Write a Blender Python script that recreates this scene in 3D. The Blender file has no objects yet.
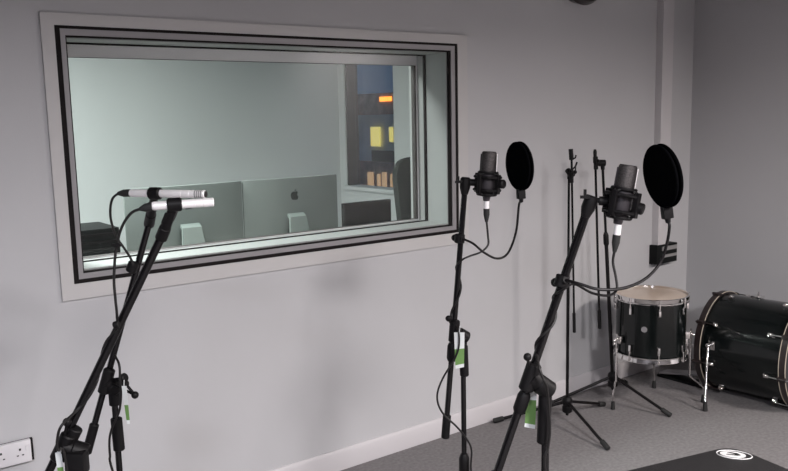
import bpy, bmesh, math, random
from mathutils import Vector as V, Matrix
random.seed(4)
C = bpy.context.scene.collection
PI = math.pi

# ------------------------------------------------------------------ camera
CR = V((0.7957974, -0.6052057, -0.0207993)); CU = V((0.1036701, 0.1023171, 0.9893350))
CF = V((0.5966230, 0.7894665, -0.1441654)); CP = V((0, -3.0233208, 1.6)); FL = 823.157
HD = V((math.sin(0.647158), math.cos(0.647158), 0))
def ray(x, y): return CF + CR*((x-394)/FL) - CU*((y-235.5)/FL)
def at(x, y, hd):                       # point seen at (x,y), hd metres away measured along the floor
    d = ray(x, y); return CP + d*(hd/d.dot(HD))
def on_y(x, y, Y): d = ray(x, y); return CP + d*((Y-CP.y)/d.y)
def on_x(x, y, X): d = ray(x, y); return CP + d*((X-CP.x)/d.x)
cam = bpy.data.cameras.new('camera'); co = bpy.data.objects.new('camera', cam); C.objects.link(co)
m = Matrix((CR, CU, -CF)).transposed().to_4x4(); m.translation = CP
co.matrix_world = m; cam.sensor_width = 36; cam.lens = FL/788*36; cam.clip_start = .05; cam.clip_end = 200
bpy.context.scene.camera = co

# ------------------------------------------------------------------ materials
def mat(name, col, rough=.5, metal=0, noise=None, bump=None, spec=.5, emit=None, coat=0, scale2=None):
    mt = bpy.data.materials.new(name); mt.use_nodes = True; nt = mt.node_tree; b = nt.nodes['Principled BSDF']
    b.inputs['Base Color'].default_value = (*col, 1); b.inputs['Roughness'].default_value = rough
    b.inputs['Metallic'].default_value = metal; b.inputs['Specular IOR Level'].default_value = spec
    b.inputs['Coat Weight'].default_value = coat
    if emit:
        b.inputs['Emission Color'].default_value = (*emit[0], 1); b.inputs['Emission Strength'].default_value = emit[1]
    tc = nt.nodes.new('ShaderNodeTexCoord')
    if noise:
        n = nt.nodes.new('ShaderNodeTexNoise'); n.inputs['Scale'].default_value = noise[0]; n.inputs['Detail'].default_value = 5
        r = nt.nodes.new('ShaderNodeValToRGB'); a = noise[1]
        r.color_ramp.elements[0].position = .3; r.color_ramp.elements[1].position = .7
        r.color_ramp.elements[0].color = (*[max(0, c*(1-a)) for c in col], 1)
        r.color_ramp.elements[1].color = (*[min(1, c*(1+a)) for c in col], 1)
        nt.links.new(tc.outputs['Object'], n.inputs['Vector']); nt.links.new(n.outputs['Fac'], r.inputs['Fac'])
        nt.links.new(r.outputs['Color'], b.inputs['Base Color'])
    if bump:
        n2 = nt.nodes.new('ShaderNodeTexNoise'); n2.inputs['Scale'].default_value = bump[0]
        bp = nt.nodes.new('ShaderNodeBump'); bp.inputs['Strength'].default_value = bump[1]; bp.inputs['Distance'].default_value = bump[2]
        nt.links.new(tc.outputs['Object'], n2.inputs['Vector']); nt.links.new(n2.outputs['Fac'], bp.inputs['Height'])
        nt.links.new(bp.outputs['Normal'], b.inputs['Normal'])
    return mt
M = {}
M['wall'] = mat('wall_paint', (.478, .475, .488), .85, noise=(1.6, .025), bump=(160, .12, .002))
M['low_bounce'] = mat('dark_low_bounce', (.10, .095, .10), .95, noise=(30, .2))  # dark finish put on the unseen left and front walls to cut bounced light
M['ceil'] = mat('ceiling_paint', (.22, .22, .22), .9, noise=(2, .02))
M['trim'] = mat('trim_paint', (.50, .487, .485), .5, noise=(3, .02))
M['skirt'] = mat('skirting_paint', (.52, .50, .515), .45, noise=(3, .02))
M['duct'] = mat('duct_plastic', (.56, .54, .55), .5, noise=(3, .02))
M['carpet'] = mat('carpet', (.20, .19, .192), .95, noise=(60, .16), bump=(350, .6, .006), spec=.15)
M['alu'] = mat('grey_frame', (.27, .26, .27), .45, .2, noise=(8, .03))
M['seal'] = mat('black_seal', (.012, .010, .010), .7, noise=(20, .2), spec=.1)
M['lining'] = mat('pale_lining', (.28, .29, .285), .6, noise=(4, .03))
M['cwall'] = mat('control_paint', (.55, .58, .575), .85, noise=(1.3, .03))
M['sock'] = mat('white_plastic', (.72, .70, .72), .35, noise=(6, .02))
M['black'] = mat('black_coated_steel', (.004, .003, .0035), .42, .0, noise=(30, .2), spec=.22)
M['rod'] = mat('black_gloss_tube', (.004, .0035, .004), .16, .0, noise=(30, .2), spec=.30)
M['rubber'] = mat('black_rubber', (.010, .010, .010), .7, noise=(30, .2))
M['plast'] = mat('black_plastic', (.0045, .004, .0045), .5, noise=(30, .2), spec=.2)
M['cable'] = mat('cable_jacket', (.009, .008, .008), .5, noise=(30, .2), spec=.3)
M['chrome'] = mat('chrome', (.80, .78, .77), .12, 1, noise=(12, .03))
M['silver'] = mat('satin_silver', (.92, .89, .89), .34, .30, noise=(20, .03))
M['slot'] = mat('slot_dark', (.02, .02, .02), .6, noise=(20, .2))
M['mic'] = mat('dark_mic_body', (.045, .04, .045), .42, .4, noise=(20, .1))
M['mesh'] = mat('mic_mesh', (.05, .045, .045), .42, .6, noise=(300, .5), bump=(500, .8, .002))
M['screen'] = mat('pop_fabric', (.0025, .0025, .003), .95, noise=(300, .4), spec=.0)
M['shell'] = mat('black_drum_wrap', (.004, .0055, .0055), .16, noise=(6, .3), spec=.35, coat=.1)
M['hoopb'] = mat('dark_hoop', (.020, .014, .014), .35, noise=(10, .3))
M['cream'] = mat('pale_inlay', (.50, .44, .36), .4, noise=(10, .05))
M['skin'] = mat('drum_skin', (.62, .50, .40), .28, noise=(7, .06), coat=.3)
M['skinb'] = mat('black_skin', (.012, .012, .012), .35, noise=(7, .2))
M['case'] = mat('case_vinyl', (.014, .013, .014), .62, noise=(220, .5), bump=(400, .5, .003))
M['white'] = mat('white_print', (.80, .80, .80), .4, noise=(20, .03))
M['green'] = mat('green_print', (.11, .22, .06), .5, noise=(15, .15))
M['paper'] = mat('white_card', (.58, .60, .60), .5, noise=(15, .03))
M['mac'] = mat('silver_casing', (.165, .190, .18), .5, .15, noise=(5, .05))
M['macfoot'] = mat('pale_stand', (.20, .235, .22), .4, .15, noise=(5, .04))
M['logo'] = mat('black_logo', (.010, .014, .012), .3, noise=(20, .1))
M['desk'] = mat('desk_laminate', (.50, .46, .40), .5, noise=(9, .08))
M['dark'] = mat('dark_device', (.007, .008, .008), .6, noise=(12, .25), spec=.15)
M['glossblk'] = mat('monitor_glass', (.006, .007, .007), .2, noise=(12, .2), spec=.1)
M['cloth'] = mat('chair_fabric', (.032, .037, .034), .85, noise=(90, .25), bump=(200, .3, .003))
M['jamb'] = mat('dark_jamb', (.045, .040, .038), .6, noise=(6, .1))
M['panel'] = mat('socket_strip_grey', (.30, .29, .29), .45, .2, noise=(12, .05))
M['brick'] = mat('dusk_brick', (.42, .26, .20), .9, noise=(3, .3))
M['night'] = mat('dusk_panel', (.50, .50, .48), .7, noise=(1, .2))
M['amber'] = mat('amber_lit_window', (.3, .15, .05), .5, emit=((1, .30, .03), 2.2), noise=(2, .1))
M['yellow'] = mat('yellow_lit_window', (.3, .25, .05), .5, emit=((.80, .66, .20), .75), noise=(2, .1))
M['warm'] = mat('warm_lit_window', (.3, .2, .1), .5, emit=((.9, .55, .32), .42), noise=(2, .1))
# glass: see-through with a real fresnel reflection and a faint green body tint
g = bpy.data.materials.new('window_glass'); g.use_nodes = True; nt = g.node_tree; nt.nodes.clear()
o_ = nt.nodes.new('ShaderNodeOutputMaterial'); tr = nt.nodes.new('ShaderNodeBsdfTransparent'); gl = nt.nodes.new('ShaderNodeBsdfGlossy')
mx = nt.nodes.new('ShaderNodeMixShader'); fr = nt.nodes.new('ShaderNodeFresnel'); ge = nt.nodes.new('ShaderNodeNewGeometry'); mr = nt.nodes.new('ShaderNodeMapRange')
mr.inputs['To Min'].default_value = 1.24; mr.inputs['To Max'].default_value = 1/1.24      # straight-through panes: both faces reflect like the outer one
nt.links.new(ge.outputs['Backfacing'], mr.inputs['Value']); nt.links.new(mr.outputs['Result'], fr.inputs['IOR'])
tr.inputs['Color'].default_value = (.985, .996, .990, 1); gl.inputs['Roughness'].default_value = .02
nt.links.new(fr.outputs[0], mx.inputs[0]); nt.links.new(tr.outputs[0], mx.inputs[1]); nt.links.new(gl.outputs[0], mx.inputs[2]); nt.links.new(mx.outputs[0], o_.inputs[0])
M['glass'] = g

# ------------------------------------------------------------------ mesh builder
def frame_of(d):
    d = V(d).normalized(); a = V((0, 0, 1)) if abs(d.z) < .9 else V((1, 0, 0))
    x = a.cross(d).normalized(); return x, d.cross(x).normalized(), d
class MB:
    def __init__(s): s.bm = bmesh.new()
    def box(s, lo, hi):
        lo, hi = V(lo), V(hi); c = [V((x, y, z)) for x in (lo.x, hi.x) for y in (lo.y, hi.y) for z in (lo.z, hi.z)]
        s.hexa(c); return s
    def hexa(s, c):      # order: x-major, then y, then z
        v = [s.bm.verts.new(p) for p in c]
        for f in ((0, 1, 3, 2), (4, 6, 7, 5), (0, 4, 5, 1), (2, 3, 7, 6), (0, 2, 6, 4), (1, 5, 7, 3)): s.bm.faces.new([v[i] for i in f])
    def obox(s, c, ax, ay, az, sx, sy, sz):
        c = V(c); ax, ay, az = [V(a).normalized() for a in (ax, ay, az)]
        s.hexa([c+ax*(i*sx/2)+ay*(j*sy/2)+az*(k*sz/2) for i in (-1, 1) for j in (-1, 1) for k in (-1, 1)]); return s
    def lathe(s, o, d, prof, seg=24, closed=False):   # prof: (distance along d, radius)
        o = V(o); x, y, d = frame_of(d); rings = []
        for t, r in prof:
            if r < 1e-6: rings.append([s.bm.verts.new(o+d*t)])
            else: rings.append([s.bm.verts.new(o+d*t+x*(r*math.cos(2*PI*k/seg))+y*(r*math.sin(2*PI*k/seg))) for k in range(seg)])
        prs = list(zip(rings, rings[1:])) + ([(rings[-1], rings[0])] if closed else [])
        for a, b in prs:
            for k in range(seg):
                k2 = (k+1) % seg
                f = [a[k], a[k2], b[k2], b[k]] if len(a) > 1 and len(b) > 1 else ([a[0], b[k2], b[k]] if len(a) == 1 and len(b) > 1 else [a[k], a[k2], b[0]])
                try: s.bm.faces.new(f)
                except ValueError: pass
        if not closed:
            for r in (rings[0], rings[-1]):
                if len(r) > 2: s.bm.faces.new(r)
        return s
    def cyl(s, a, b, r, r2=None, seg=16, bev=0):
        a, b = V(a), V(b); L = (b-a).length; r2 = r if r2 is None else r2
        p = [(0, r), (L, r2)] if not bev else [(0, r-bev), (bev, r), (L-bev, r2), (L, r2-bev)]
        return s.lathe(a, b-a, p, seg)
    def ball(s, c, r, seg=14):
        return s.lathe(V(c)-V((0, 0, r)), (0, 0, 1), [(r-r*math.cos(PI*k/8), r*math.sin(PI*k/8) if 0 < k < 8 else 0) for k in range(9)], seg)
    def tube(s, pts, r, seg=10, closed=False, smooth=6):
        pts = [V(p) for p in pts]
        if smooth:
            q = []; n = len(pts); rng = range(n) if closed else range(n-1)
            for i in rng:
                g = (lambda j: pts[j % n]) if closed else (lambda j: pts[max(0, min(n-1, j))])
                p0, p1, p2, p3 = g(i-1), g(i), g(i+1), g(i+2)
                for k in range(smooth):
                    t = k/smooth; q.append(.5*((2*p1)+(p2-p0)*t+(2*p0-5*p1+4*p2-p3)*t*t+(3*p1-p0-3*p2+p3)*t**3))
            if not closed: q.append(pts[-1])
            pts = q
        n = len(pts); rings = []; up = None
        for i, p in enumerate(pts):
            d = (pts[(i+1) % n]-pts[i-1]) if closed else (pts[min(n-1, i+1)]-pts[max(0, i-1)])
            d.normalize()
            if up is None: x, y, _ = frame_of(d)
            else: x = (up-d*up.dot(d)).normalized(); y = d.cross(x)
            up = x; rr = r[i*len(r)//n] if isinstance(r, (list, tuple)) else r
            rings.append([s.bm.verts.new(p+x*(rr*math.cos(2*PI*k/seg))+y*(rr*math.sin(2*PI*k/seg))) for k in range(seg)])
        for a, b in list(zip(rings, rings[1:]))+([(rings[-1], rings[0])] if closed else []):
            for k in range(seg): s.bm.faces.new([a[k], a[(k+1) % seg], b[(k+1) % seg], b[k]])
        if not closed: s.bm.faces.new(rings[0]); s.bm.faces.new(rings[-1])
        return s
    def ring(s, c, n, R, r, seg=48, ts=8):
        x, y, n = frame_of(n); c = V(c)
        return s.tube([c+x*(R*math.cos(2*PI*k/seg))+y*(R*math.sin(2*PI*k/seg)) for k in range(seg)], r, ts, True, 0)
    def prism(s, pts, d):     # polygon points extruded by vector d
        d = V(d); a = [s.bm.verts.new(V(p)) for p in pts]; b = [s.bm.verts.new(V(p)+d) for p in pts]; n = len(pts)
        s.bm.faces.new(a); s.bm.faces.new(b)
        for i in range(n): s.bm.faces.new([a[i], a[(i+1) % n], b[(i+1) % n], b[i]])
        return s
    def build(s, name, m, parent=None, bevel=0):
        bm = s.bm; bmesh.ops.recalc_face_normals(bm, faces=bm.faces)
        if parent:
            r = parent
            while r.parent: r = r.parent
            org = r.location.copy()
        else:
            vs = [v.co for v in bm.verts]
            lo = V([min(v[i] for v in vs) for i in range(3)]); hi = V([max(v[i] for v in vs) for i in range(3)])
            org = V(((lo.x+hi.x)/2, (lo.y+hi.y)/2, lo.z))
        for v in bm.verts: v.co -= org
        if bevel: bmesh.ops.bevel(bm, geom=[e for e in bm.edges if len(e.link_faces) == 2 and e.calc_face_angle() > .8], offset=bevel, segments=2, affect='EDGES', profile=.7)
        for f in bm.faces: f.smooth = True
        for e in bm.edges:
            if len(e.link_faces) != 2 or e.calc_face_angle() > .62: e.smooth = False
        me = bpy.data.meshes.new(name); bm.to_mesh(me); bm.free(); me.materials.append(M[m])
        ob = bpy.data.objects.new(name, me); C.objects.link(ob)
        if parent: ob.parent = parent
        else: ob.location = org
        return ob
def thing(name, label, cat, loc, group=None):
    o = bpy.data.objects.new(name, None); C.objects.link(o); o.location = V(loc); o.empty_display_size = .05
    o['label'] = label; o['category'] = cat
    if group: o['group'] = group
    return o
def tag(o, label, cat, group=None):
    o['label'] = label; o['category'] = cat
    if group: o['group'] = group
    return o
def struct(mb, name, m, parent=None):
    o = mb.build(name, m, parent)
    if not parent: o['kind'] = 'structure'
    return o

# ------------------------------------------------------------------ the room
XL, XR, YF, H = -2.6, 4.64, -7.0, 2.75
WX0, WX1, WZ0, WZ1 = .8705, 2.633, 1.064, 1.898       # clear opening of the observation window
TH = .30
w = MB()
w.box((XL-.2, 0, -.1), (WX0, TH, H+.1)).box((WX1, 0, -.1), (XR+.2, TH, H+.1)).box((WX0, 0, -.1), (WX1, TH, WZ0)).box((WX0, 0, WZ1), (WX1, TH, H+.1))
struct(w, 'wall_back', 'wall')
struct(MB().box((XR, YF-.2, -.1), (XR+.2, 0, H+.1)), 'wall_right', 'wall')
struct(MB().box((XL-.2, YF-.2, -.1), (XL, 0, H+.1)), 'wall_left', 'low_bounce')
struct(MB().box((XL, YF-.2, -.1), (XR, YF, H+.1)), 'wall_front', 'low_bounce')
struct(MB().box((XL, YF, -.1), (XR, 0, 0)), 'floor', 'carpet')
struct(MB().box((XL, YF, H), (XR, 0, H+.1)), 'ceiling', 'ceil')
def skirting(a, b, inward):
    a, b, n = V(a), V(b), V(inward); u = V((0, 0, 1)); mb = MB()
    prof = [(0, 0), (.016, 0), (.016, .082), (.006, .097), (0, .097)]
    mb.prism([a+n*p+u*z for p, z in prof], b-a); return mb
struct(skirting((XL, 0, 0), (XR, 0, 0), (0, -1, 0)), 'baseboard_back', 'skirt')
struct(skirting((XR, -.016, 0), (XR, YF, 0), (-1, 0, 0)), 'baseboard_right', 'skirt')
# vertical boxed cable duct near the corner
struct(MB().box((4.262, -.045, .785), (4.365, 0, H)), 'trim_1', 'duct')

# observation window: flat architrave, black seal, grey frame, seal, lining, two panes
def rect_ring(mb, x0, x1, z0, z1, t, y0, y1):
    mb.box((x0, y0, z1-t[1]), (x1, y1, z1)); mb.box((x0, y0, z0), (x1, y1, z0+t[0]))
    mb.box((x0, y0, z0+t[0]), (x0+t[2], y1, z1-t[1])); mb.box((x1-t[3], y0, z0+t[0]), (x1, y1, z1-t[1])); return mb
win = bpy.data.objects.new('window_1', None); C.objects.link(win); win.location = (1.75, 0, 1.0); win['kind'] = 'structure'
rect_ring(MB(), .788, 2.742, .967, 1.974, (.057, .041, .044, .062), -.012, 0).build('architrave', 'trim', win)
rect_ring(MB(), .832, 2.680, 1.022, 1.935, (.017, .013, .019, .016), -.008, 0).build('frame_seal', 'seal', win)
rect_ring(MB(), .851, 2.664, 1.039, 1.922, (.020, .022, .0165, .024), -.009, .0).build('window_frame', 'alu', win)
rect_ring(MB(), .8675, 2.640, 1.059, 1.900, (.006, .006, .005, .009), -.004, .012).build('glazing_seal', 'seal', win)
L = MB(); L.box((WX0, .012, WZ1-.006), (WX1, TH, WZ1)).box((WX0, .012, WZ0), (WX1, TH, WZ0+.006)).box((WX0, .012, WZ0+.006), (WX0+.006, TH, WZ1-.006)).box((WX1-.006, .012, WZ0+.006), (WX1, TH, WZ1-.006))
L.build('reveal_lining', 'lining', win)
rect_ring(MB(), WX0+.006, WX1-.006, WZ0+.006, WZ1-.006, (.004, .006, .004, .007), .165, .180).build('reveal_seal', 'seal', win)
rect_ring(MB(), WX0+.006, WX1-.006, WZ0+.006, WZ1-.006, (.006, .048, .010, .010), .235, .262).build('rear_frame', 'sock', win)
rect_ring(MB(), WX0+.016, WX1-.016, WZ0+.012, WZ1-.054, (.001, .001, .004, .012), .232, .256).build('rear_seal', 'jamb', win)
MB().box((WX0+.006, .020, WZ0+.006), (WX1-.006, .026, WZ1-.006)).build('front_pane', 'glass', win)
MB().box((WX0+.020, .242, WZ0+.016), (WX1-.028, .248, WZ1-.059)).build('rear_pane', 'glass', win)

# ------------------------------------------------------------------ the control room behind the glass
CX0, CX1, CY1, T2 = -.6, 3.98, 3.0, .125
struct(MB().box((CX0, TH, -.1), (CX1+T2, CY1+.2, 0)), 'floor', 'carpet')
struct(MB().box((CX0, TH, H), (CX1+T2, CY1+.2, H+.1)), 'ceiling', 'ceil')
struct(MB().box((CX0, CY1, 0), (CX1+T2, CY1+.2, H)), 'wall_control_back', 'cwall')
struct(MB().box((CX0-.2, TH, -.1), (CX0, CY1+.2, H+.1)), 'wall_control_left', 'cwall')
ws = MB(); wy0, wy1, wz0, wz1 = 2.215, 2.905, .99, 2.45; T2 = .125
ws.box((CX1, TH, 0), (CX1+T2, wy0, H)).box((CX1, wy1, 0), (CX1+T2, CY1, H)).box((CX1, wy0, 0), (CX1+T2, wy1, wz0)).box((CX1, wy0, wz1), (CX1+T2, wy1, H))
struct(ws, 'wall_control_right', 'cwall')
w2 = bpy.data.objects.new('window_2', None); C.objects.link(w2); w2.location = (CX1+.06, 2.56, wz0); w2['kind'] = 'structure'
MB().box((CX1+.01, wy1-.02, wz0+.02), (CX1+T2, wy1, wz1)).build('far_jamb', 'jamb', w2)
MB().box((CX1+.08, wy0, wz0+.02), (CX1+.11, wy0+.03, wz1)).box((CX1+.08, wy0+.03, wz1-.04), (CX1+.11, wy1-.02, wz1)).build('window_frame', 'jamb', w2)
MB().box((CX1-.03, wy0-.03, wz0-.01), (CX1+T2, wy1+.03, wz0+.02)).build('window_sill', 'cwall', w2)
MB().box((CX1+.092, wy0+.03, wz0+.02), (CX1+.097, wy1-.02, wz1-.04)).build('window_pane', 'glass', w2)

desk = thing('desk', 'long pale desk under the two silver desktop computers behind the glass', 'desk', (2.1, 1.25, 0))
MB().box((.92, .80, .722), (3.30, 1.58, .75)).build('desk_top', 'desk', desk, .004)
for x, y in ((.97, .85), (3.22, .85), (.97, 1.50), (3.22, 1.50)): MB().box((x, y, 0), (x+.05, y+.05, .722)).build('leg', 'alu', desk)
MB().box((1.02, 1.51, .62), (3.22, 1.53, .722)).build('crossbar', 'alu', desk)

# apple silhouette
def logo_pts(cx, cz, h, y):
    k = h/2.0; P = []
    def cub(a, b, c, d, n=7):
        for i in range(n):
            t = i/n; P.append(tuple(a[j]*(1-t)**3+3*b[j]*t*(1-t)**2+3*c[j]*t*t*(1-t)+d[j]*t**3 for j in (0, 1)))
    cub((0, .45), (.25, .62), (.55, .58), (.70, .36)); cub((.70, .36), (.38, .14), (.40, -.28), (.78, -.42))
    cub((.78, -.42), (.64, -.80), (.42, -1.08), (.20, -.98)); cub((.20, -.98), (.05, -.90), (-.08, -.90), (-.22, -.98))
    cub((-.22, -.98), (-.62, -1.12), (-.98, -.30), (-.80, .12)); cub((-.80, .12), (-.68, .55), (-.28, .62), (0, .45))
    leaf = []
    for a, b, c, d in ((((0.0, .58)), (.0, .80), (.16, 1.0), (.36, 1.04)), ((.36, 1.04), (.36, .80), (.22, .60), (0.0, .58))):
        for i in range(6):
            t = i/6; leaf.append(tuple(a[j]*(1-t)**3+3*b[j]*t*(1-t)**2+3*c[j]*t*t*(1-t)+d[j]*t**3 for j in (0, 1)))
    return [(cx+p[0]*k, y, cz+p[1]*k) for p in P], [(cx+p[0]*k, y, cz+p[1]*k) for p in leaf]
def desktop_computer(xc, y, zd, W, label):
    t = thing('desktop_computer', label, 'computer', (xc, y+.02, zd), 'desktop computers seen from behind')
    hh = .516
    b = MB(); # slim casing with a bulging back
    n = 14; zc = zd+.30
    pr = []
    for i in range(n+1):
        a = -1+2*i/n; pr.append((xc+a*W, y+.030*(abs(a)**2.4)))
    pts = [(x, yy, zd+.085) for x, yy in pr]+[(xc+W, y+.045, zd+.085), (xc-W, y+.045, zd+.085)]
    b.prism(pts, (0, 0, hh-.085)); b.build('casing', 'mac', t, .004)
    MB().box((xc-W+.004, y+.045, zd+.09), (xc+W-.004, y+.05, zd+hh-.004)).build('screen', 'glossblk', t)
    a, lf = logo_pts(xc, zd+.422, .062, y-.0012)
    lg = MB(); lg.prism(a, (0, .0022, 0)); lg.prism(lf, (0, .0022, 0)); lg.build('logo', 'logo', t)
    s = MB()   # bent foot: narrow at the hinge, wider at the desk
    w0, w1 = .052, .085
    prof = [(y-.002, zd+.318), (y-.030, zd+.300), (y-.085, zd+.012), (y-.085, zd), (y+.10, zd), (y+.10, zd+.008), (y-.070, zd+.010), (y-.018, zd+.290), (y+.004, zd+.300)]
    n = len(prof); A = []; B = []
    for yy, zz in prof:
        ww = w1+(w0-w1)*min(1, (zz-zd)/.30)
        A.append(s.bm.verts.new((xc-ww, yy, zz))); B.append(s.bm.verts.new((xc+ww, yy, zz)))
    s.bm.faces.new(A); s.bm.faces.new(B)
    for i in range(n): s.bm.faces.new([A[i], A[(i+1) % n], B[(i+1) % n], B[i]])
    s.build('stand_foot', 'macfoot', t)
    MB().cyl((xc, y-.0705, zd+.085), (xc, y-.055, zd+.082), .018).build('cable_hole', 'dark', t)
desktop_computer(2.346, 1.0, .75, .305, 'silver desktop computer seen from behind, right of the pair, beside the black monitor')
desktop_computer(1.712, 1.0, .75, .322, 'silver desktop computer seen from behind, left of the pair, partly behind the pencil microphones')

mo = thing('computer_monitor', 'small black computer monitor behind the glass, right of the silver computers', 'monitor', (2.985, 1.22, .75))
MB().box((2.805, 1.19, .84), (3.165, 1.225, 1.068)).build('bezel', 'dark', mo, .004)
MB().box((2.818, 1.187, .853), (3.152, 1.190, 1.056)).build('screen', 'glossblk', mo)
MB().box((2.955, 1.20, .756), (3.015, 1.215, .84)).build('neck', 'dark', mo)
MB().lathe((2.985, 1.21, .75), (0, 0, 1), [(0, .09), (.006, .09), (.012, .02)], 28).build('monitor_base', 'dark', mo)

rk = thing('equipment_box', 'dark vented equipment box behind the glass at the window bottom left corner', 'equipment', (1.135, 1.03, .75))
MB().box((.95, .90, .75), (1.312, 1.20, 1.098)).build('casing', 'dark', rk, .006)
sl = MB()
for k in range(9): sl.box((.965, .895, .785+k*.035), (1.297, .900, .796+k*.035))
sl.build('vent_slats', 'black', rk)

ch = thing('office_chair', 'dark high-backed office chair behind the glass, in front of the night window', 'chair', (3.63, 1.62, 0))
b = MB(); pts = []
for i in range(15):
    a = -PI*0+PI*i/14; pts.append((3.60+.20*math.copysign(abs(math.cos(a))**.6, math.cos(a)), 1.50, 1.16+.15*math.sin(a)**.7 if 0 < i < 14 else 1.16))
pts = pts+[(3.46, 1.50, .62), (3.74, 1.50, .62)]
b.prism(pts, (0, .06, 0)); b.build('backrest', 'cloth', ch, .015)
MB().box((3.44, 1.52, .44), (3.88, 1.96, .52)).build('seat', 'cloth', ch, .02)
MB().tube([(3.66, 1.53, .70), (3.66, 1.48, .55), (3.66, 1.55, .42), (3.66, 1.70, .42)], .02).build('back_bracket', 'black', ch)
MB().cyl((3.66, 1.74, .10), (3.66, 1.74, .44), .025).build('gas_lift', 'black', ch)
for k in range(5):
    a = 2*PI*k/5+.3; p = V((3.66+.22*math.cos(a), 1.74+.22*math.sin(a), .075))
    lg = MB().cyl((3.66, 1.74, .11), p, .02, .013).build('base_arm', 'black', ch)
    MB().cyl(p+V((-.02, 0, -.05)), p+V((.02, 0, -.05)), .025).cyl(p, p-V((0, 0, .05)), .007).build('castor', 'rubber', lg)
ch.location.x += .055

# buildings and dusk outside the control-room window
bd = thing('office_building', 'dusky office building with a few lit windows outside the far window', 'building', (21.5, 24, -6))
MB().box((20, 10, -6), (26, 42, 2.50)).build('facade', 'night', bd)
MB().box((19.9, 10, 1.65), (20, 42, 2.50)).build('brick_band', 'brick', bd)
MB().box((19.95, 10, -.9), (20, 24.8, .2)).build('lower_storey', 'jamb', bd)
MB().box((19.9, 10, -3), (20, 42, -.25)).build('shop_band', 'brick', bd)
for (x0, y0, x1, y1, mm) in ((379.5, 97, 391, 101, 'amber'), (370.5, 127, 380, 146.5, 'yellow'), (389, 127, 392.5, 142, 'yellow'), (367.5, 172, 373, 187, 'warm'), (377, 174, 380, 187, 'warm'), (382, 172, 386, 187, 'warm'), (390, 174, 392, 187, 'warm')):
    a = on_x(x0, y0, 19.85); c = on_x(x1, y1, 19.85)
    MB().box((19.84, c.y, c.z), (19.9, a.y, a.z)).build('window', mm, bd)

# ------------------------------------------------------------------ wall fittings
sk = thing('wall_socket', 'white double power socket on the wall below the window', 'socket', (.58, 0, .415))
MB().box((.497, -.012, .414), (.648, 0, .494)).build('shadow_backplate', 'seal', sk)  # black plate; the rim beyond the faceplate stands in for its shadow
MB().box((.497, -.030, .419), (.637, -.012, .497)).build('faceplate', 'sock', sk, .002)
for cx in (.538, .600):
    MB().box((cx-.0035, -.0306, .465), (cx+.0035, -.030, .473)).box((cx-.012, -.0306, .446), (cx-.005, -.030, .450)).box((cx+.005, -.0306, .446), (cx+.012, -.030, .450)).build('socket_holes', 'slot', sk)
for cx in (.513, .625): MB().box((cx-.006, -.034, .462), (cx+.006, -.030, .480)).build('switch', 'sock', sk)

bx = thing('connector_panel', 'black connector box with grey strips on the wall below the duct', 'panel', (4.35, 0, .668))
MB().box((4.240, -.055, .668), (4.448, 0, .785)).build('housing', 'dark', bx, .003)
MB().box((4.290, -.060, .748), (4.440, -.055, .773)).build('grey_strip', 'panel', bx)
MB().box((4.290, -.060, .705), (4.440, -.055, .722)).build('grey_strip', 'panel', bx)

sp = thing('wall_speaker', 'dark round fitting high on the wall, only its lower rim in view', 'speaker', (3.545, 0, 2.345))
MB().lathe((3.545, 0, 2.345), (0, -1, 0), [(0, .17), (.05, .185), (.085, .17), (.10, .13), (.105, 0)], 40).build('housing', 'hoopb', sp)
MB().lathe((3.545, -.102, 2.345), (0, -1, 0), [(0, .12), (.008, .10), (.010, 0)], 40).build('grille', 'screen', sp)

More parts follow.
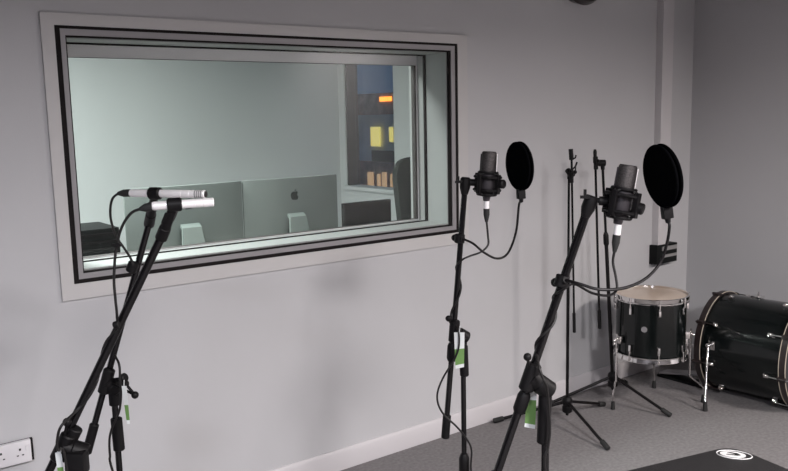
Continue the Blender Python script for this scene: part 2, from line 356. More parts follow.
# ------------------------------------------------------------------ microphone stands
def frac(a, b, t): return V(a)+(V(b)-V(a))*t
def mic_stand(label, base, top, boom, piv, feet, hubz=.12, k=1.0, tz=.55, boomk=1.0, handle=None, sleeve=.12, extra=None, group='tripod boom microphone stands', legr=.008):
    """base: floor xy; top: pole top point; boom: (mic end, counter end); piv: point on the boom at the swivel"""
    B = V((base[0], base[1], 0)); top = V(top); b0, b1, piv = V(boom[0]), V(boom[1]), V(piv)
    t = thing('microphone_stand', label, 'microphone stand', B, group)
    hub = V((B.x, B.y, hubz)); ax = (top-hub).normalized()
    mid = frac(hub, top, tz)
    MB().cyl(hub-ax*.05, mid, .0115*k, seg=18).build('lower_tube', 'black', t)
    MB().cyl(mid, top, .0085*k, seg=18).build('upper_tube', 'rod', t)
    MB().lathe(mid-ax*.035, ax, [(0, .013*k), (.008, .017*k), (.055, .017*k), (.07, .011*k)], 20).build('height_clutch', 'plast', t)
    MB().lathe(hub-V((0, 0, .035)), (0, 0, 1), [(0, .020), (.006, .026), (.03, .026), (.036, .021), (.06, .028), (.075, .024), (.085, .014)], 20).build('hub', 'plast', t)
    for f in feet:
        f = V(f); f.z = .014; d = V((f.x-B.x, f.y-B.y, 0)).normalized(); a = hub+d*.020+V((0, 0, .018))
        lg = MB().cyl(a, f, legr, seg=12).build('leg', 'black', t)
        u = (f-a).normalized()
        MB().cyl(f-u*.045, f+u*.012, .0135, seg=14, bev=.003).build('rubber_foot', 'rubber', lg)
    # swivel
    bd = (b1-b0).normalized(); sv = (piv-top); 
    if sv.length < .012: sv = HD.cross(V((0, 0, 1)))*.03
    ctr = frac(top, piv, .5); sd = sv.normalized()
    MB().cyl(top-ax*.035, top+ax*.012, .0125*k, .014*k, seg=16).cyl(top-sd*.016, top+sd*(sv.length*.55), .021*k, seg=22, bev=.003).build('swivel', 'plast', t)
    MB().cyl(piv-bd*.035, piv+bd*.035, .0165*k*boomk, seg=18, bev=.003).cyl(piv-sd*(sv.length*.45), piv, .019*k, seg=20).build('boom_clutch', 'plast', t)
    hd_ = handle or (piv+sd*.045)
    hd_ = V(hd_); o = MB().cyl(piv, hd_, .0035, seg=8).ball(hd_, .010).build('t_handle', 'plast', t)
    MB().cyl(b0, b1, .0090*k*boomk, seg=16).build('boom', 'rod', t)
    if sleeve: MB().cyl(b1-bd*sleeve, b1+bd*.004, .0135*k*boomk, seg=16, bev=.003).build('counter_grip', 'plast', t)
    return t
def az(base, r, degs): return [(base[0]+r*math.cos(math.radians(a)), base[1]+r*math.sin(math.radians(a))) + (0,) for a in degs]

# E and F: two idle stands against the wall
hE, hF = 4.07, 4.36
tE = at(569, 172, hE); bE = (3.155, -.300)
E = mic_stand('idle black tripod stand by the wall, with a clip on top', bE, tE, (at(571.5, 153, hE-.02), at(574.3, 332, hE-.02)), at(571.6, 176, hE-.02),
    [(3.046, -.642, 0), (3.503, -.253, 0), (2.885, -.050, 0)], hubz=.100, tz=.62, k=.70, boomk=.85, sleeve=.10, handle=at(575, 172, hE-.05))
MB().cyl(at(571.5, 160, hE-.02), at(570.8, 149, hE-.02), .011).tube([at(571, 159, hE-.03), at(575, 158, hE-.03), at(576, 155, hE-.03)], .004).tube([at(571, 170, hE-.03), at(575, 167, hE-.03), at(577, 162, hE-.03)], .0045).tube([at(571, 173, hE-.03), at(574, 176, hE-.03), at(575.5, 170, hE-.03), at(575.5, 165, hE-.03)], .003).build('mic_clip', 'plast', E)
tF = at(602.5, 163, hF); bF = (3.571, -.262)
F_ = mic_stand('idle black tripod stand with boom hanging down, beside the floor tom', bF, tF, (at(595.2, 156, hF), at(599.6, 328, hF)), at(595.8, 163, hF),
    [(3.640, -.575, 0), (3.895, -.105, 0), (3.257, -.062, 0)], hubz=.135, tz=.66, k=.85, boomk=.85, sleeve=.10, handle=at(598, 161, hF-.03))
MB().lathe(at(595.3, 163, hF), at(595, 150, hF)-at(595.3, 163, hF), [(0, .012), (.03, .012), (.035, .009), (.06, .010), (.072, .006)], 14).build('boom_tip', 'plast', F_)

# C: middle stand with side-address microphone
hC = 2.55
pC = at(463, 336, hC); bC = (pC.x, pC.y)
boomC = (at(464.6, 192, hC), at(445.3, 437, hC))
Cst = mic_stand('black boom stand carrying the middle microphone, right of the window', bC, pC, boomC, at(454.2, 331, hC-.01),
    az(bC, .34, (80, 200, 320)), handle=at(448.5, 318.5, hC-.03), k=1.0, tz=.45, boomk=1.0, sleeve=.075)
MB().lathe(at(452.0, 352, hC), at(452.6, 343, hC)-at(452.0, 352, hC), [(-.03, .012), (-.02, .016), (.02, .016), (.03, .012)], 16).build('boom_collar', 'plast', Cst)
# D: near right stand
hD = 1.95
pD = at(545.5, 388, hD); bD = (pD.x, pD.y)
boomD = (at(586, 214, hD), at(485, 508, hD))
Dst = mic_stand('thick black boom stand in the foreground carrying the near microphone', bD, pD, boomD, at(530, 377, hD-.01),
    az(bD, .34, (60, 180, 300)), handle=at(527.5, 357, hD-.03), k=1.15, tz=.35, boomk=1.0, sleeve=.10)
MB().lathe(at(520.2, 407, hD), at(525, 393, hD)-at(520.2, 407, hD), [(-.015, .012), (-.006, .0165), (.030, .0165), (.040, .013)], 16).build('boom_collar', 'plast', Dst)
MB().cyl(at(545.5, 392, hD), at(543.2, 443, hD), .0165, bev=.003).build('pole_sleeve', 'plast', Dst)
MB().cyl(at(463.3, 345, hC), at(464.5, 376, hC), .0145, bev=.003).build('pole_sleeve', 'plast', Cst)
# A: rear left stand
hA = 2.15
pA = at(113.5, 387, hA); bA = (pA.x, pA.y)
boomA = (at(149.5, 222, hA), at(87, 452, hA))
Ast = mic_stand('black boom stand with side handle, holding the upper silver pencil microphone', bA, pA, boomA, at(106.5, 381, hA-.01),
    az(bA, .34, (95, 215, 335)), handle=at(135, 395, hA-.05), k=1.0, tz=.62, boomk=.95, sleeve=.085)
MB().cyl(at(114, 392, hA), at(115, 405, hA), .015, bev=.002).build('pole_collar', 'plast', Ast)
MB().cyl(at(116.2, 418, hA), at(119.3, 450, hA), .0155, bev=.002).build('pole_sleeve', 'plast', Ast)
MB().cyl(at(115, 380, hA-.01), at(124, 379, hA-.03), .006).cyl(at(121, 379, hA-.03), at(126, 377, hA-.035), .0125, bev=.003).build('clamp_knob', 'plast', Ast)
MB().cyl(at(121, 384, hA-.03), at(127, 384, hA-.04), .010, bev=.002).cyl(at(125, 383, hA-.04), at(135, 395, hA-.05), .0038).build('side_handle', 'black', Ast)
# B: front left stand
hB = 1.85
pB = at(80, 452, hB); bB = (pB.x, pB.y)
boomB = (at(162, 236, hB), at(44, 482, hB))
Bst = mic_stand('black boom stand nearest on the left, holding the lower silver pencil microphone', bB, pB, boomB, at(63, 447, hB-.01),
    az(bB, .34, (30, 150, 270)), handle=at(67, 422, hB-.03), k=1.15, tz=.60, boomk=.95, sleeve=.0)
MB().cyl(at(76, 428, hB), at(70.5, 439, hB), .017, bev=.002).build('boom_collar', 'plast', Bst)
MB().obox(at(77, 462, hB-.02), CR, HD, (0, 0, 1), .045, .04, .055).build('clamp_block', 'plast', Bst, .006)

# ------------------------------------------------------------------ pencil microphones
def pencil(label, p0, p1, slots):
    p0, p1 = V(p0), V(p1); d = (p1-p0).normalized(); L = (p1-p0).length; r = .0098
    t = thing('pencil_microphone', label, 'microphone', frac(p0, p1, .5)-V((0, 0, r)), 'silver pencil microphones')
    MB().lathe(p0, d, [(0, .008), (.004, r), (L*.70, r), (L*.702, r*.93), (L*.712, r*.93), (L*.714, r), (L*.80, r)], 24).build('body', 'silver', t)
    hd = MB().lathe(p0, d, [(L*.80, r), (L*.805, r*.94), (L*.82, r*.94), (L*.825, r*1.02), (L-.002, r*1.02), (L, r*.85)], 24).build('capsule_head', 'silver', t)
    if slots:
        s = MB()
        for k in range(4): s.lathe(p0, d, [(L*(.875+.026*k), r*1.035), (L*(.885+.026*k), r*1.035)], 24)
        s.build('grille_slots', 'slot', hd)
    MB().lathe(p0, d, [(L-.0005, r*.8), (L+.0012, r*.8)], 20).build('front_grille', 'mesh', hd)
    return d
tA0, tA1 = at(130, 193, hA-.10), at(205.5, 194.2, hA-.16)
dA = pencil('silver pencil microphone with slotted head, upper and rearmost of the two', tA0, tA1, True)
tB0, tB1 = at(152, 206.2, hB-.05), at(214, 202, hB-.02)
dB = pencil('silver pencil microphone, lower and nearer of the two on the left', tB0, tB1, False)
def pen_clip(stand, end, mpt, d):
    x = V(d)
    MB().cyl(mpt-x*.016, mpt+x*.016, .0155, seg=20, bev=.003).build('mic_clip', 'plast', stand)
    MB().cyl(frac(end, mpt, .22), mpt, .0125, .009, seg=14).obox(frac(end, mpt, .62), x, HD, (mpt-end), .024, .020, .03).build('clip_stem', 'plast', stand)
    MB().cyl(frac(end, mpt, -.10), frac(end, mpt, .30), .014, .0135, seg=16, bev=.003).build('end_clutch', 'plast', stand)
mA = frac(tA0, tA1, .34); pen_clip(Ast, boomA[0], mA, dA)
mB = frac(tB0, tB1, .36); pen_clip(Bst, boomB[0], mB, dB)

# ------------------------------------------------------------------ side-address microphones in shock mounts
def studio_mic(label, mlabel, bot, top, end, hd, hub_px, knob_px, r, stand, wing_px):
    bot, top = V(bot), V(top); d = (top-bot).normalized(); L = (top-bot).length
    t = thing('condenser_microphone', label, 'microphone', bot, 'side-address microphones in shock mounts')
    s = L*.50
    MB().lathe(bot, d, [(-.012, .010), (0, .012), (.004, r*.72), (.02, r*.95), (.03, r), (s, r)], 30).build('body', 'mic', t)
    MB().lathe(bot, d, [(s, r*1.0), (L-.012, r*.97), (L-.004, r*.92), (L, r*.80), (L, 0)], 30).build('head_grille', 'mesh', t)
    x, y, _ = frame_of(d)
    bars = MB()
    side = CR - d*CR.dot(d); side.normalize(); fw = d.cross(side).normalized()
    MB().tube([bot+d*s+side*(r*.98), bot+d*(L-.006)+side*(r*.96)], .0030, 8, smooth=0).build('grille_post', 'silver', t)  # silver on the right post only, as a painted highlight along that edge
    MB().tube([bot+d*s-side*(r*.98), bot+d*(L-.008)-side*(r*.96)], .0030, 8, smooth=0).build('grille_post', 'mic', t)
    MB().lathe(bot, d, [(s-.004, r*1.03), (s+.004, r*1.03)], 30).build('band', 'mic', t)
    # mount
    c = bot+d*(L*.30)
    q = thing('shock_mount', mlabel, 'shock mount', c-d*.03, 'elastic shock mounts')
    up = V((0, 0, 1)); ro = r*1.62
    for h in (-.020, .020): MB().ring(c+d*h, d, ro, .0048, 8, 8).build('outer_ring', 'plast', q)
    for h in (-.034, .034): MB().ring(c+d*h, d, r*1.16, .0042, 28, 8).build('inner_ring', 'plast', q)
    for k in range(4):
        a = PI/4+k*PI/2; e = side*math.cos(a)+fw*math.sin(a)
        MB().obox(c+e*ro, e, e.cross(d), d, .013, .014, .060).build('corner_post', 'plast', q, .002)
    for h in (-.034, .034):
        zz = []
        for k in range(4):
            a = PI/4+k*PI/2
            for da, rr, hh in ((-.35, r*1.16, h), (0, ro, h*.8), (.35, r*1.16, h)): zz.append(c+(side*math.cos(a+da)+fw*math.sin(a+da))*rr+d*hh)
        MB().tube(zz, .0018, 6, True, 0).build('elastic_cord', 'rubber', q)
    hub = V(hub_px); kb = V(knob_px)
    mdir = (hub-c).normalized()
    MB().cyl(c+mdir*ro, hub, .0065, seg=12).cyl(c+mdir*(ro-.004), c+mdir*(ro+.014), .011, seg=14).build('swivel_arm', 'plast', q)
    kd = (kb-c).normalized()
    MB().cyl(c+kd*(ro-.002), kb, .009, seg=14).cyl(kb-kd*.004, kb+kd*.014, .014, seg=16, bev=.003).build('knob', 'plast', q)
    # swivel head on the boom tip
    bd = (V(end[0])-V(end[1])).normalized()
    MB().lathe(V(end[0])-bd*.004, bd, [(-.004, .0105), (.004, .0125), (.018, .0165), (.045, .0165), (.050, .012)], 18).build('swivel_head', 'plast', q)
    w0 = V(end[0])+bd*.038; wg = V(wing_px)
    MB().cyl(w0, wg, .0035, seg=8).obox(wg, CR, HD, (0, 0, 1), .022, .008, .007).obox(wg+V((0, 0, .008)), CR, HD, (0, 0, 1), .006, .006, .02).build('wing_screw', 'plast', q)
    return d
mC0, mC1 = at(486.5, 197, hC-.01), at(489.5, 151.5, hC-.01)
studio_mic('dark studio microphone on the middle stand, next to the window', 'black elastic shock mount around the middle microphone', mC0, mC1, boomC, hC,
    at(465, 182, hC), at(500.5, 184, hC-.04), .0245, Cst, at(458.5, 182, hC-.02))
mD0, mD1 = at(618.5, 219, hD-.01), at(628.5, 165, hD-.01)
studio_mic('dark studio microphone tilted slightly right, on the near right stand', 'black elastic shock mount around the near right microphone', mD0, mD1, boomD, hD,
    at(592, 200, hD), at(638, 208, hD-.03), .0235, Dst, at(585, 197, hD-.02))

# ------------------------------------------------------------------ pop filters
def pop_filter(label, c, normal, upv, R_, neck, clamp_at, bdir):
    c = V(c); n = V(normal).normalized(); u = V(upv); u = (u-n*u.dot(n)).normalized()
    t = thing('pop_filter', label, 'pop filter', clamp_at, 'round black pop filters')
    for s in (-1, 1):
        cc = c+n*(s*.006)
        MB().ring(cc, n, R_-.003, .0034, 56, 8).build('rim', 'screen', t)
        MB().lathe(cc, n, [(-.0008, R_-.003), (.0008, R_-.003)], 56).build('screen', 'screen', t)
    b = c-u*(R_+.002)
    MB().obox(b-u*.010, u, n, u.cross(n), .030, .024, .018).cyl(b-u*.020, b-u*.036, .008, .006, seg=12).build('screen_mount', 'plast', t, .002)
    pts = [b-u*.034]+[V(p) for p in neck]
    MB().tube(pts, .0037, 10, smooth=8).build('gooseneck', 'black', t)
    bdn = V(bdir).normalized(); e = V(neck[-1])
    ca = V(clamp_at)
    MB().cyl(ca-bdn*.014, ca+bdn*.014, .0165, seg=18, bev=.002).cyl(ca, e, .008, seg=12).build('clamp', 'plast', t)
    sd = (ca-e); sd = sd.normalized() if sd.length > .01 else -CR
    MB().cyl(ca+sd*.014, ca+sd*.030, .005, seg=8).cyl(ca+sd*.026, ca+sd*.036, .011, seg=14, bev=.002).build('clamp_screw', 'plast', t)
def dirn(c, ang, tilt):   # disc normal: seen turned by ang from facing us, leaning by tilt
    v = (V(c)-CP).normalized(); s = V((0, 0, 1)).cross(v).normalized(); return v*math.cos(ang)+s*math.sin(ang)+V((0, 0, tilt))
cPC = at(519.5, 166, hC); bdC = boomC[0]-boomC[1]
pop_filter('round black pop filter beside the middle microphone', cPC, dirn(cPC, math.radians(-61), .09), V((0, 0, 1)), .0755,
    [at(519, 205, hC), at(516, 232, hC), at(508, 253, hC), at(497, 258.5, hC-.02), at(484, 252.5, hC-.03), at(473, 243.5, hC-.03), at(463, 239, hC-.02)], at(459.6, 238.5, hC), bdC)
cPD = at(662.5, 176, hD); bdD = boomD[0]-boomD[1]
pop_filter('large looking round black pop filter of the near right microphone', cPD, dirn(cPD, math.radians(-60), .20), V((0, 0, 1)), .0765,
    [at(669.5, 226, hD), at(667, 243, hD), at(660, 263, hD), at(645, 279, hD-.02), at(624, 288, hD-.04), at(600, 289.5, hD-.05), at(580, 284, hD-.04), at(566, 280, hD-.02)], at(561.5, 281, hD), bdD)

# ------------------------------------------------------------------ cables
def cable(label, plug0, plug1, pts, r=.0032, metal=False):
    plug0, plug1 = V(plug0), V(plug1); d = (plug1-plug0); L = d.length
    t = thing('microphone_cable', label, 'cable', plug1, 'microphone cables')
    if metal:
        MB().cyl(plug0, frac(plug0, plug1, .42), .0085, seg=16).build('plug_shell', 'silver', t)
        MB().lathe(frac(plug0, plug1, .40), d, [(0, .0095), (L*.28, .0095), (L*.60, .0045)], 16).build('plug_boot', 'rubber', t)
    else:
        MB().lathe(plug0, d, [(0, .0095), (L*.55, .0095), (L, .0045)], 16).build('plug', 'rubber', t)
    MB().tube([frac(plug0, plug1, .97)]+[V(p) for p in pts], r, 8, smooth=6).build('cord', 'cable', t)
def wrap(p, q, n, r, side=.6):
    p, q = V(p), V(q); x, y, d = frame_of(q-p); out = []
    for k in range(n*6+1):
        a = 2*PI*k/6; out.append(frac(p, q, k/(n*6))+x*(r*math.cos(a))+y*(r*math.sin(a)))
    return out
def onB(b, y, hd):  # point on the boom at picture height y
    a, c = V(b[0]), V(b[1])
    def sy(P): v = P-CP; return 235.5-FL*v.dot(CU)/v.dot(CF)
    ya, yc = sy(a), sy(c); lo, hi = 0, 1
    for _ in range(30):
        m_ = (lo+hi)/2
        if sy(frac(a, c, m_)) < y: lo = m_
        else: hi = m_
    return frac(a, c, lo)
cable('thin black cable from the middle microphone, looping off its stand', mC0-V((0, 0, .008)), at(486.5, 222, hC-.01),
    [at(488, 236, hC-.01), at(488, 245, hC-.02), at(481, 252, hC-.03), at(470, 256, hC-.03), at(462, 260, hC-.03)]
    + wrap(onB(boomC, 268, hC), onB(boomC, 322, hC), 1, .0125)
    + [at(458, 330, hC-.04), at(459, 345, hC-.05), at(455, 358, hC-.05), at(443, 378, hC-.05), at(437.5, 393, hC-.05), at(438.5, 405, hC-.05), at(445, 416, hC-.05), at(456, 426, hC-.05), at(466, 438, hC-.03), at(471.5, 450, hC-.03), at(471, 470, hC-.03), (bC[0]+.03, bC[1]-.03, .4), (bC[0]+.04, bC[1]-.06, .15), (bC[0]+.05, bC[1]-.15, .006), (bC[0]+.1, bC[1]-.5, .006)], metal=True)
cable('black cable from the near right microphone, wound down its boom', mD0-V((0, 0, .010)), at(614.5, 252, hD-.01),
    [at(613, 262, hD-.01), at(616, 278, hD-.02), at(616.5, 290, hD-.03), at(608, 295.5, hD-.03), at(592, 293, hD-.03), at(574, 284, hD-.03), at(563, 290, hD-.03)]
    + wrap(onB(boomD, 298, hD), onB(boomD, 350, hD), 1, .0125)
    + [at(539, 366, hD-.04), at(543, 378, hD-.05), at(547, 388, hD-.05), at(549, 410, hD-.03), at(550, 430, hD-.03), at(548, 448, hD-.03), at(545, 470, hD-.03), (bD[0]+.03, bD[1]-.02, .45), (bD[0]+.03, bD[1]-.06, .12), (bD[0]+.08, bD[1]-.16, .006), (bD[0]+.1, bD[1]-.5, .006)], metal=True)
cable('black cable from the upper pencil microphone, clipped to its boom', at(131, 192.8, hA-.10), at(118, 193.5, hA-.09),
    [at(113, 198, hA-.08), at(110.5, 207, hA-.07), at(111, 220, hA-.06), at(116, 236, hA-.05), at(124, 248, hA-.04), at(131, 259, hA-.03), at(133, 266, hA-.03)]
    + wrap(onB(boomA, 275, hA), onB(boomA, 352, hA), 1, .0105)
    + [at(119, 364, hA-.04), at(120, 378, hA-.05), at(121, 395, hA-.05), at(119, 412, hA-.05), at(112, 428, hA-.05), at(109.5, 440, hA-.05), at(110, 455, hA-.04), at(113, 472, hA-.04), (bA[0]+.03, bA[1]-.05, .4), (bA[0]+.05, bA[1]-.08, .1), (bA[0]+.06, bA[1]-.13, .006), (bA[0]+.2, bA[1]-.4, .006)])
cable('black cable from the lower pencil microphone, tied and hanging beside the left stands', at(152, 206.4, hB-.05), at(140, 209, hB-.05),
    [at(132, 212.5, hB-.05), at(125, 221, hB-.05), at(120, 232, hB-.05), at(117.5, 243, hB-.05), at(115.2, 256, hB-.05), at(114, 280, hB-.05), at(115.5, 300, hB-.05), at(117, 316, hB-.04)]
    + wrap(onB(boomB, 328, hB), onB(boomB, 408, hB), 1, .0105)
    + [at(62, 425, hB-.05), at(57.5, 438, hB-.05), at(58, 450, hB-.05), at(66, 462, hB-.04), (bB[0]-.03, bB[1]-.03, .5), (bB[0]-.03, bB[1]-.06, .12), (bB[0]-.05, bB[1]-.13, .006), (bB[0]-.1, bB[1]-.4, .006)])
tag(MB().cyl(at(134, 262, hA-.02), at(130.5, 272, hA-.02), .014, bev=.003).build('cable_clamp', 'plast'), 'black cable clamp on the upper part of the rear left boom', 'clamp')
tag(MB().obox(at(116.8, 245, hB-.055), CR, HD, (0, 0, 1), .020, .012, .006).build('cable_tie', 'plast'), 'dark cable tie round the hanging cable on the left', 'cable tie')
tag(MB().cyl(at(113.5, 325.5, hB-.035), at(119, 324, hB-.035), .0085, bev=.002).build('cable_clip', 'plast'), 'black clip joining the hanging cable to the front left boom', 'clip')

# ------------------------------------------------------------------ swing tags
def swing_tag(label, q, hd, hang, split=.5):   # q: four corners TL TR BR BL
    p = [at(*a, hd) for a in q]; n = (p[1]-p[0]).cross(p[3]-p[0]).normalized()*.0008
    t = thing('swing_tag', label, 'tag', p[3], 'swing tags on the stands')
    l, r = frac(p[0], p[3], split), frac(p[1], p[2], split); l2, r2 = frac(p[0], p[3], .90), frac(p[1], p[2], .90)
    MB().prism([p[0], p[1], r, l], n).build('white_card', 'paper', t)
    MB().prism([l, r, r2, l2], n).build('green_print', 'green', t)
    MB().prism([l2, r2, p[2], p[3]], n).build('white_edge', 'paper', t)
    MB().tube([frac(p[0], p[1], .5), at(*hang, hd), ], .0012, 6, smooth=0).build('string', 'paper', t)
swing_tag('white and green swing tag hanging on the middle stand', [(454, 332.5), (464.5, 332.5), (464, 367), (455.5, 369)], hC-.045, (460, 326), .46)
swing_tag('white and green swing tag hanging on the near right stand', [(527.5, 388), (537, 388), (535, 429), (524.5, 427)], hD+.03, (533, 381), .30)
swing_tag('narrow white and green swing tag seen edge-on at the rear left stand', [(121.5, 386), (126.5, 386), (130, 424), (127, 424)], hA-.055, (124, 380), .50)
swing_tag('white swing tag at the bottom of the front left stand', [(55, 453), (61, 450), (64, 474), (58, 474)], hB-.03, (58, 446), .70)

# ------------------------------------------------------------------ floor tom
tc_ = at(650.6, 330, 4.36)
TX, TY, TZ, TR, TL = tc_.x, tc_.y, .624, .193, .345
tom = thing('floor_tom', 'black floor tom drum with chrome hoops on three chrome legs', 'drum', (TX, TY, 0))
MB().lathe((TX, TY, TZ-TL+.012), (0, 0, 1), [(0, TR-.008), (0, TR-.010), (TL-.030, TR-.010), (TL-.030, TR-.008)], 64).build('shell', 'shell', tom)
for z0, s in ((TZ, -1), (TZ-TL, 1)):
    MB().lathe((TX, TY, z0), (0, 0, s), [(0, TR-.004), (-.001, TR+.002), (.001, TR+.0055), (.005, TR+.005), (.022, TR+.0015), (.026, TR+.006), (.029, TR+.006), (.029, TR-.004)], 64, True).build('hoop', 'chrome', tom)
MB().lathe((TX, TY, TZ-.014), (0, 0, 1), [(0, TR-.005), (.003, TR-.006), (.004, TR-.02), (.004, 0)], 64).build('batter_head', 'skin', tom)
MB().lathe((TX, TY, TZ-TL+.009), (0, 0, 1), [(0, TR-.02), (.003, TR-.005), (.004, TR-.01)], 64).build('resonant_head', 'skin', tom)
a0 = math.atan2(CP.y-TY, CP.x-TX)
# badge faces the camera, slightly left
def rad(a, r, z): return V((TX+r*math.cos(a), TY+r*math.sin(a), z))
ab = a0-math.radians(10)
MB().cyl(rad(ab, TR-.010, .462), rad(ab, TR-.0075, .462), .0155, seg=24).build('vent_badge', 'alu', tom)
for k in range(8):
    a = a0+math.radians(13+45*k)
    for zz, s in ((TZ-.026, -1), (TZ-TL+.026, 1)):
        e = V((math.cos(a), math.sin(a), 0)); tt = V((-e.y, e.x, 0)); c = rad(a, TR+.002, zz+s*.046)
        lg = MB().obox(c-e*.004, e, tt, (0, 0, 1), .014, .014, .034).cyl(c-V((0, 0, s*.017)), c-V((0, 0, s*.024)), .0055, seg=10).build('lug', 'chrome', tom, .003)
        MB().cyl(c-V((0, 0, s*.02))+e*.004, rad(a, TR+.006, zz-s*.022), .003, seg=8).cyl(rad(a, TR+.006, zz-s*.010), rad(a, TR+.006, zz-s*.026), .0052, seg=8).build('tension_rod', 'chrome', lg)
for (fx, fy, sgn) in ((3.509, -.315, 0), (3.968, -.566, 0), (3.970, -.248, 0)):
    a = math.atan2(fy-TY, fx-TX); e = V((math.cos(a), math.sin(a), 0)); zb = .385
    br = MB().obox(rad(a, TR+.006, zb), e, (-e.y, e.x, 0), (0, 0, 1), .022, .03, .040).ball(rad(a, TR+.024, zb+.006), .012).cyl(rad(a, TR+.02, zb), rad(a, TR+.045, zb), .006, seg=10).build('leg_bracket', 'chrome', tom, .003)
    q0 = rad(a, TR+.026, zb+.035); q1 = rad(a, TR+.026, .155); q2 = V((fx, fy, .085))+e*.0; q3 = V((fx, fy, .03))
    lg = MB().tube([q0, frac(q0, q1, .5), q1+V((0, 0, .01)), q1-V((0, 0, .004))+e*.004, frac(q1, q2, .9), q2-V((0, 0, .012)), q3], .0048, 10, smooth=5).build('leg', 'chrome', tom)
    MB().cyl((fx, fy, 0), (fx, fy, .045), .0125, .009, seg=14, bev=.002).build('rubber_foot', 'rubber', lg)

# ------------------------------------------------------------------ bass drum on its side
kx, ky, th, KR, KL = 4.268, -.4626, .0815, .2824, .4595
ax = V((math.sin(th), -math.cos(th), 0)); bx_ = V((math.cos(th), math.sin(th), 0)); K0 = V((kx, ky, KR+.002))
kick = thing('bass_drum', 'large black bass drum with dark hoops standing on edge in the corner', 'drum', (kx+ax.x*.25, ky+ax.y*.25, 0))
def kp(s, r, deg): a = math.radians(deg); return K0+ax*s+(bx_*math.cos(a)+V((0, 0, 1))*math.sin(a))*r
MB().lathe(K0, ax, [(.036, KR-.014), (KL+.004, KR-.014)], 80).build('shell', 'shell', kick)
for s0, s1 in ((0, .036), (KL+.004, KL+.040)):
    h_ = MB().lathe(K0, ax, [(s0, KR), (s1, KR), (s1, KR-.012), (s0, KR-.012)], 80, True).build('hoop', 'hoopb', kick)
    inl = MB()
    for sa in ((s1-.001,) if s0 == 0 else (s0+.001, s1-.001)): inl.ring(K0+ax*sa, ax, KR-.0005, .0022, 80, 6)
    inl.build('hoop_edge', 'cream', h_)
MB().lathe(K0, ax, [(.010, KR-.013), (.012, KR-.013)], 64).build('batter_head', 'skinb', kick)
MB().lathe(K0, ax, [(KL+.026, KR-.013), (KL+.028, KR-.013)], 64).build('front_head', 'skinb', kick)
for k in range(8):
    dg = 104+45*k
    for sc_, sl_, sg in ((.018, .100, 1), (KL+.022, KL-.060, -1)):
        e = (kp(0, 1, dg)-K0).normalized(); tt = e.cross(ax)
        lg = MB().obox(kp(sl_, KR-.006, dg), e, tt, ax, .018, .020, .028).ball(kp(sl_, KR+.002, dg), .009).build('lug', 'chrome', kick, .003)
        MB().cyl(kp(sl_, KR+.003, dg), kp(sc_-sg*.03, KR+.007, dg), .0032, seg=8).build('tension_rod', 'chrome' if sg < 0 else 'hoopb', lg)
        MB().obox(kp(sc_, KR+.004, dg), e, tt, ax, .010, .022, .046).cyl(kp(sc_-sg*.024, KR+.006, dg), kp(sc_+sg*.012, KR+.006, dg), .008, seg=10).build('claw', 'hoopb', kick, .002)
sb = MB().obox(kp(.105, KR-.004, 172), (kp(0, 1, 172)-K0), V((0, 0, 1)), ax, .026, .05, .035).cyl(kp(.10, KR, 172), kp(.10, KR+.040, 172), .011, seg=14).ball(kp(.10, KR+.038, 172), .013).build('spur_bracket', 'chrome', kick, .003)
foot = V((3.858, -.647, 0)); s0 = kp(.10, KR+.036, 172)
sp_ = MB().cyl(s0, V((3.862, -.644, .04)), .0062, seg=12).cyl(frac(s0, foot, .62), frac(s0, foot, .68), .0095, seg=12).build('spur', 'chrome', kick)
MB().cyl(foot, foot+V((.002, .002, .055)), .014, .010, seg=14, bev=.002).build('rubber_foot', 'rubber', sp_)
s1 = kp(.10, KR+.030, 8); f1 = V((4.60, -.70, 0))
sp2 = MB().cyl(kp(.10, KR-.01, 8), s1, .011).cyl(s1, f1+V((0, 0, .04)), .0062, seg=12).build('spur', 'chrome', kick)
MB().cyl(f1, f1+V((0, 0, .05)), .014, .010, seg=14).build('rubber_foot', 'rubber', sp2)
MB().obox(kp(.20, KR-.008, 82), (0, 0, 1), bx_, ax, .014, .05, .06).cyl(kp(.20, KR-.01, 80), kp(.20, KR+.022, 80), .008).build('tom_mount_plate', 'chrome', kick, .003)

# pedal fixed behind the bass drum
pd = thing('bass_drum_pedal', 'low dark foot pedal on the carpet between the floor tom and bass drum', 'pedal', (4.22, -.28, 0))
MB().box((4.165, -.44, 0), (4.265, -.13, .014)).build('base_plate', 'dark', pd, .003)
MB().hexa([V(p) for p in ((4.17, -.42, .085), (4.17, -.42, .095), (4.17, -.14, .022), (4.17, -.14, .034), (4.26, -.42, .085), (4.26, -.42, .095), (4.26, -.14, .022), (4.26, -.14, .034))])if False else None
f_ = MB(); f_.hexa([V(p) for p in ((4.17, -.415, .070), (4.17, -.415, .080), (4.17, -.14, .018), (4.17, -.14, .028), (4.26, -.415, .070), (4.26, -.415, .080), (4.26, -.14, .018), (4.26, -.14, .028))]); f_.build('footboard', 'alu', pd)
for x in (4.165, 4.255): MB().box((x, -.435, .014), (x+.012, -.415, .20)).build('post', 'chrome', pd)
MB().cyl((4.165, -.425, .195), (4.267, -.425, .195), .006).build('axle', 'chrome', pd)

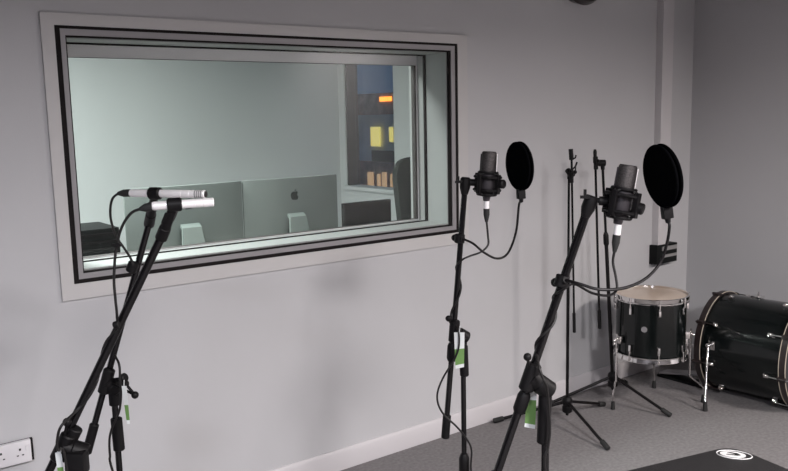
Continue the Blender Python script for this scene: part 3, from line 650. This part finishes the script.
# ------------------------------------------------------------------ black case with ring badge, lower right
c0 = V((2.767, -1.434, .35)); dv = V((c0.x-CP.x, c0.y-CP.y, 0)).normalized(); tl = math.radians(2)
nn = V((dv.x*math.sin(tl), dv.y*math.sin(tl), math.cos(tl)))
def onp(x, y): r = ray(x, y); return CP+r*((c0-CP).dot(nn)/r.dot(nn))
ua = (onp(625, 471)-c0).normalized(); va = (onp(788, 469)-c0).normalized()
cs = thing('equipment_case', 'black case with rounded corner and a white oval badge in the lower right foreground', 'case', (c0.x-.3, c0.y-.2, 0))
def rounded(p, a, b, r, n=7):     # corner p with edges towards a and b
    s_, e_ = p+(a-p).normalized()*r, p+(b-p).normalized()*r
    return [s_*(1-t)**2+p*(2*t*(1-t))+e_*t*t for t in [k/n for k in range(n+1)]]
P0, P1, P2, P3 = c0, c0+ua*.62, c0+ua*.62+va*.42, c0+va*.42
loop = rounded(P0, P3, P1, .085)+rounded(P1, P0, P2, .06)+rounded(P2, P1, P3, .06)+rounded(P3, P2, P0, .06)
bm_ = MB(); A_ = [bm_.bm.verts.new(p) for p in loop]; B_ = [bm_.bm.verts.new((p.x, p.y, 0)) for p in loop]
bm_.bm.faces.new(A_); bm_.bm.faces.new(B_)
for k in range(len(loop)): bm_.bm.faces.new([A_[k], A_[(k+1) % len(loop)], B_[(k+1) % len(loop)], B_[k]])
bm_.build('case_body', 'case', cs, .004)
bc = onp(734.3, 454.9)
e1 = (onp(752.5, 457.2)-onp(715.5, 453.2)).normalized(); e2 = nn.cross(e1)
def ell(a, b, h, off=0, n=40): return [bc+nn*h+e1*(a*math.cos(2*PI*k/n)+off)+e2*(b*math.sin(2*PI*k/n)) for k in range(n)]
MB().tube(ell(.060, .041, .001), .0019, 6, True, 0).build('badge_ring', 'white', cs)
MB().prism(ell(.044, .029, .0003, -.005), nn*.0018).build('badge_disc', 'white', cs)
q = lambda a, b_: bc+nn*.0023+e1*(a-.005)+e2*b_
mk = MB(); mk.prism([q(-.020, .008), q(-.006, .017), q(.018, .010), q(.026, -.004), q(.016, -.012), q(-.024, -.010), q(-.020, -.004), q(.006, -.004), q(.006, .003)], nn*.0008); mk.build('badge_mark', 'case', cs)

# ------------------------------------------------------------------ light
def area(name, loc, tgt, sx, sy, W, col, spread=180):
    l = bpy.data.lights.new(name, 'AREA'); l.shape = 'RECTANGLE'; l.size = sx; l.size_y = sy; l.energy = W; l.color = col; l.spread = math.radians(spread)
    o = bpy.data.objects.new(name, l); C.objects.link(o); o.location = loc
    o.rotation_euler = (V(tgt)-V(loc)).to_track_quat('-Z', 'Y').to_euler(); return o
area('ceiling_lamp', (3.9, -3.9, H-.03), (3.9, -3.9, 0), .55, .55, 165, (1, .92, .88), 162)
area('ceiling_lamp', (1.2, -4.2, H-.03), (1.2, -4.2, 0), .6, .6, 262, (1, .955, .955), 162)
area('ceiling_lamp', (-1.2, -3.7, H-.03), (-1.2, -3.7, 0), .6, .6, 160, (.90, .92, 1), 162)
area('control_room_lamp', (.8, 1.0, H-.03), (.8, 1.0, 0), .5, .5, 132, (.97, 1, .99), 158)
wd = bpy.data.worlds.new('world'); bpy.context.scene.world = wd; wd.use_nodes = True
wd.node_tree.nodes['Background'].inputs[0].default_value = (.020, .045, .090, 1); wd.node_tree.nodes['Background'].inputs[1].default_value = 1.1
sc = bpy.context.scene
sc.view_settings.view_transform = 'Standard'; sc.view_settings.look = 'None'; sc.view_settings.exposure = 0; sc.view_settings.gamma = 1
sc.cycles.max_bounces = 10; sc.cycles.transparent_max_bounces = 16
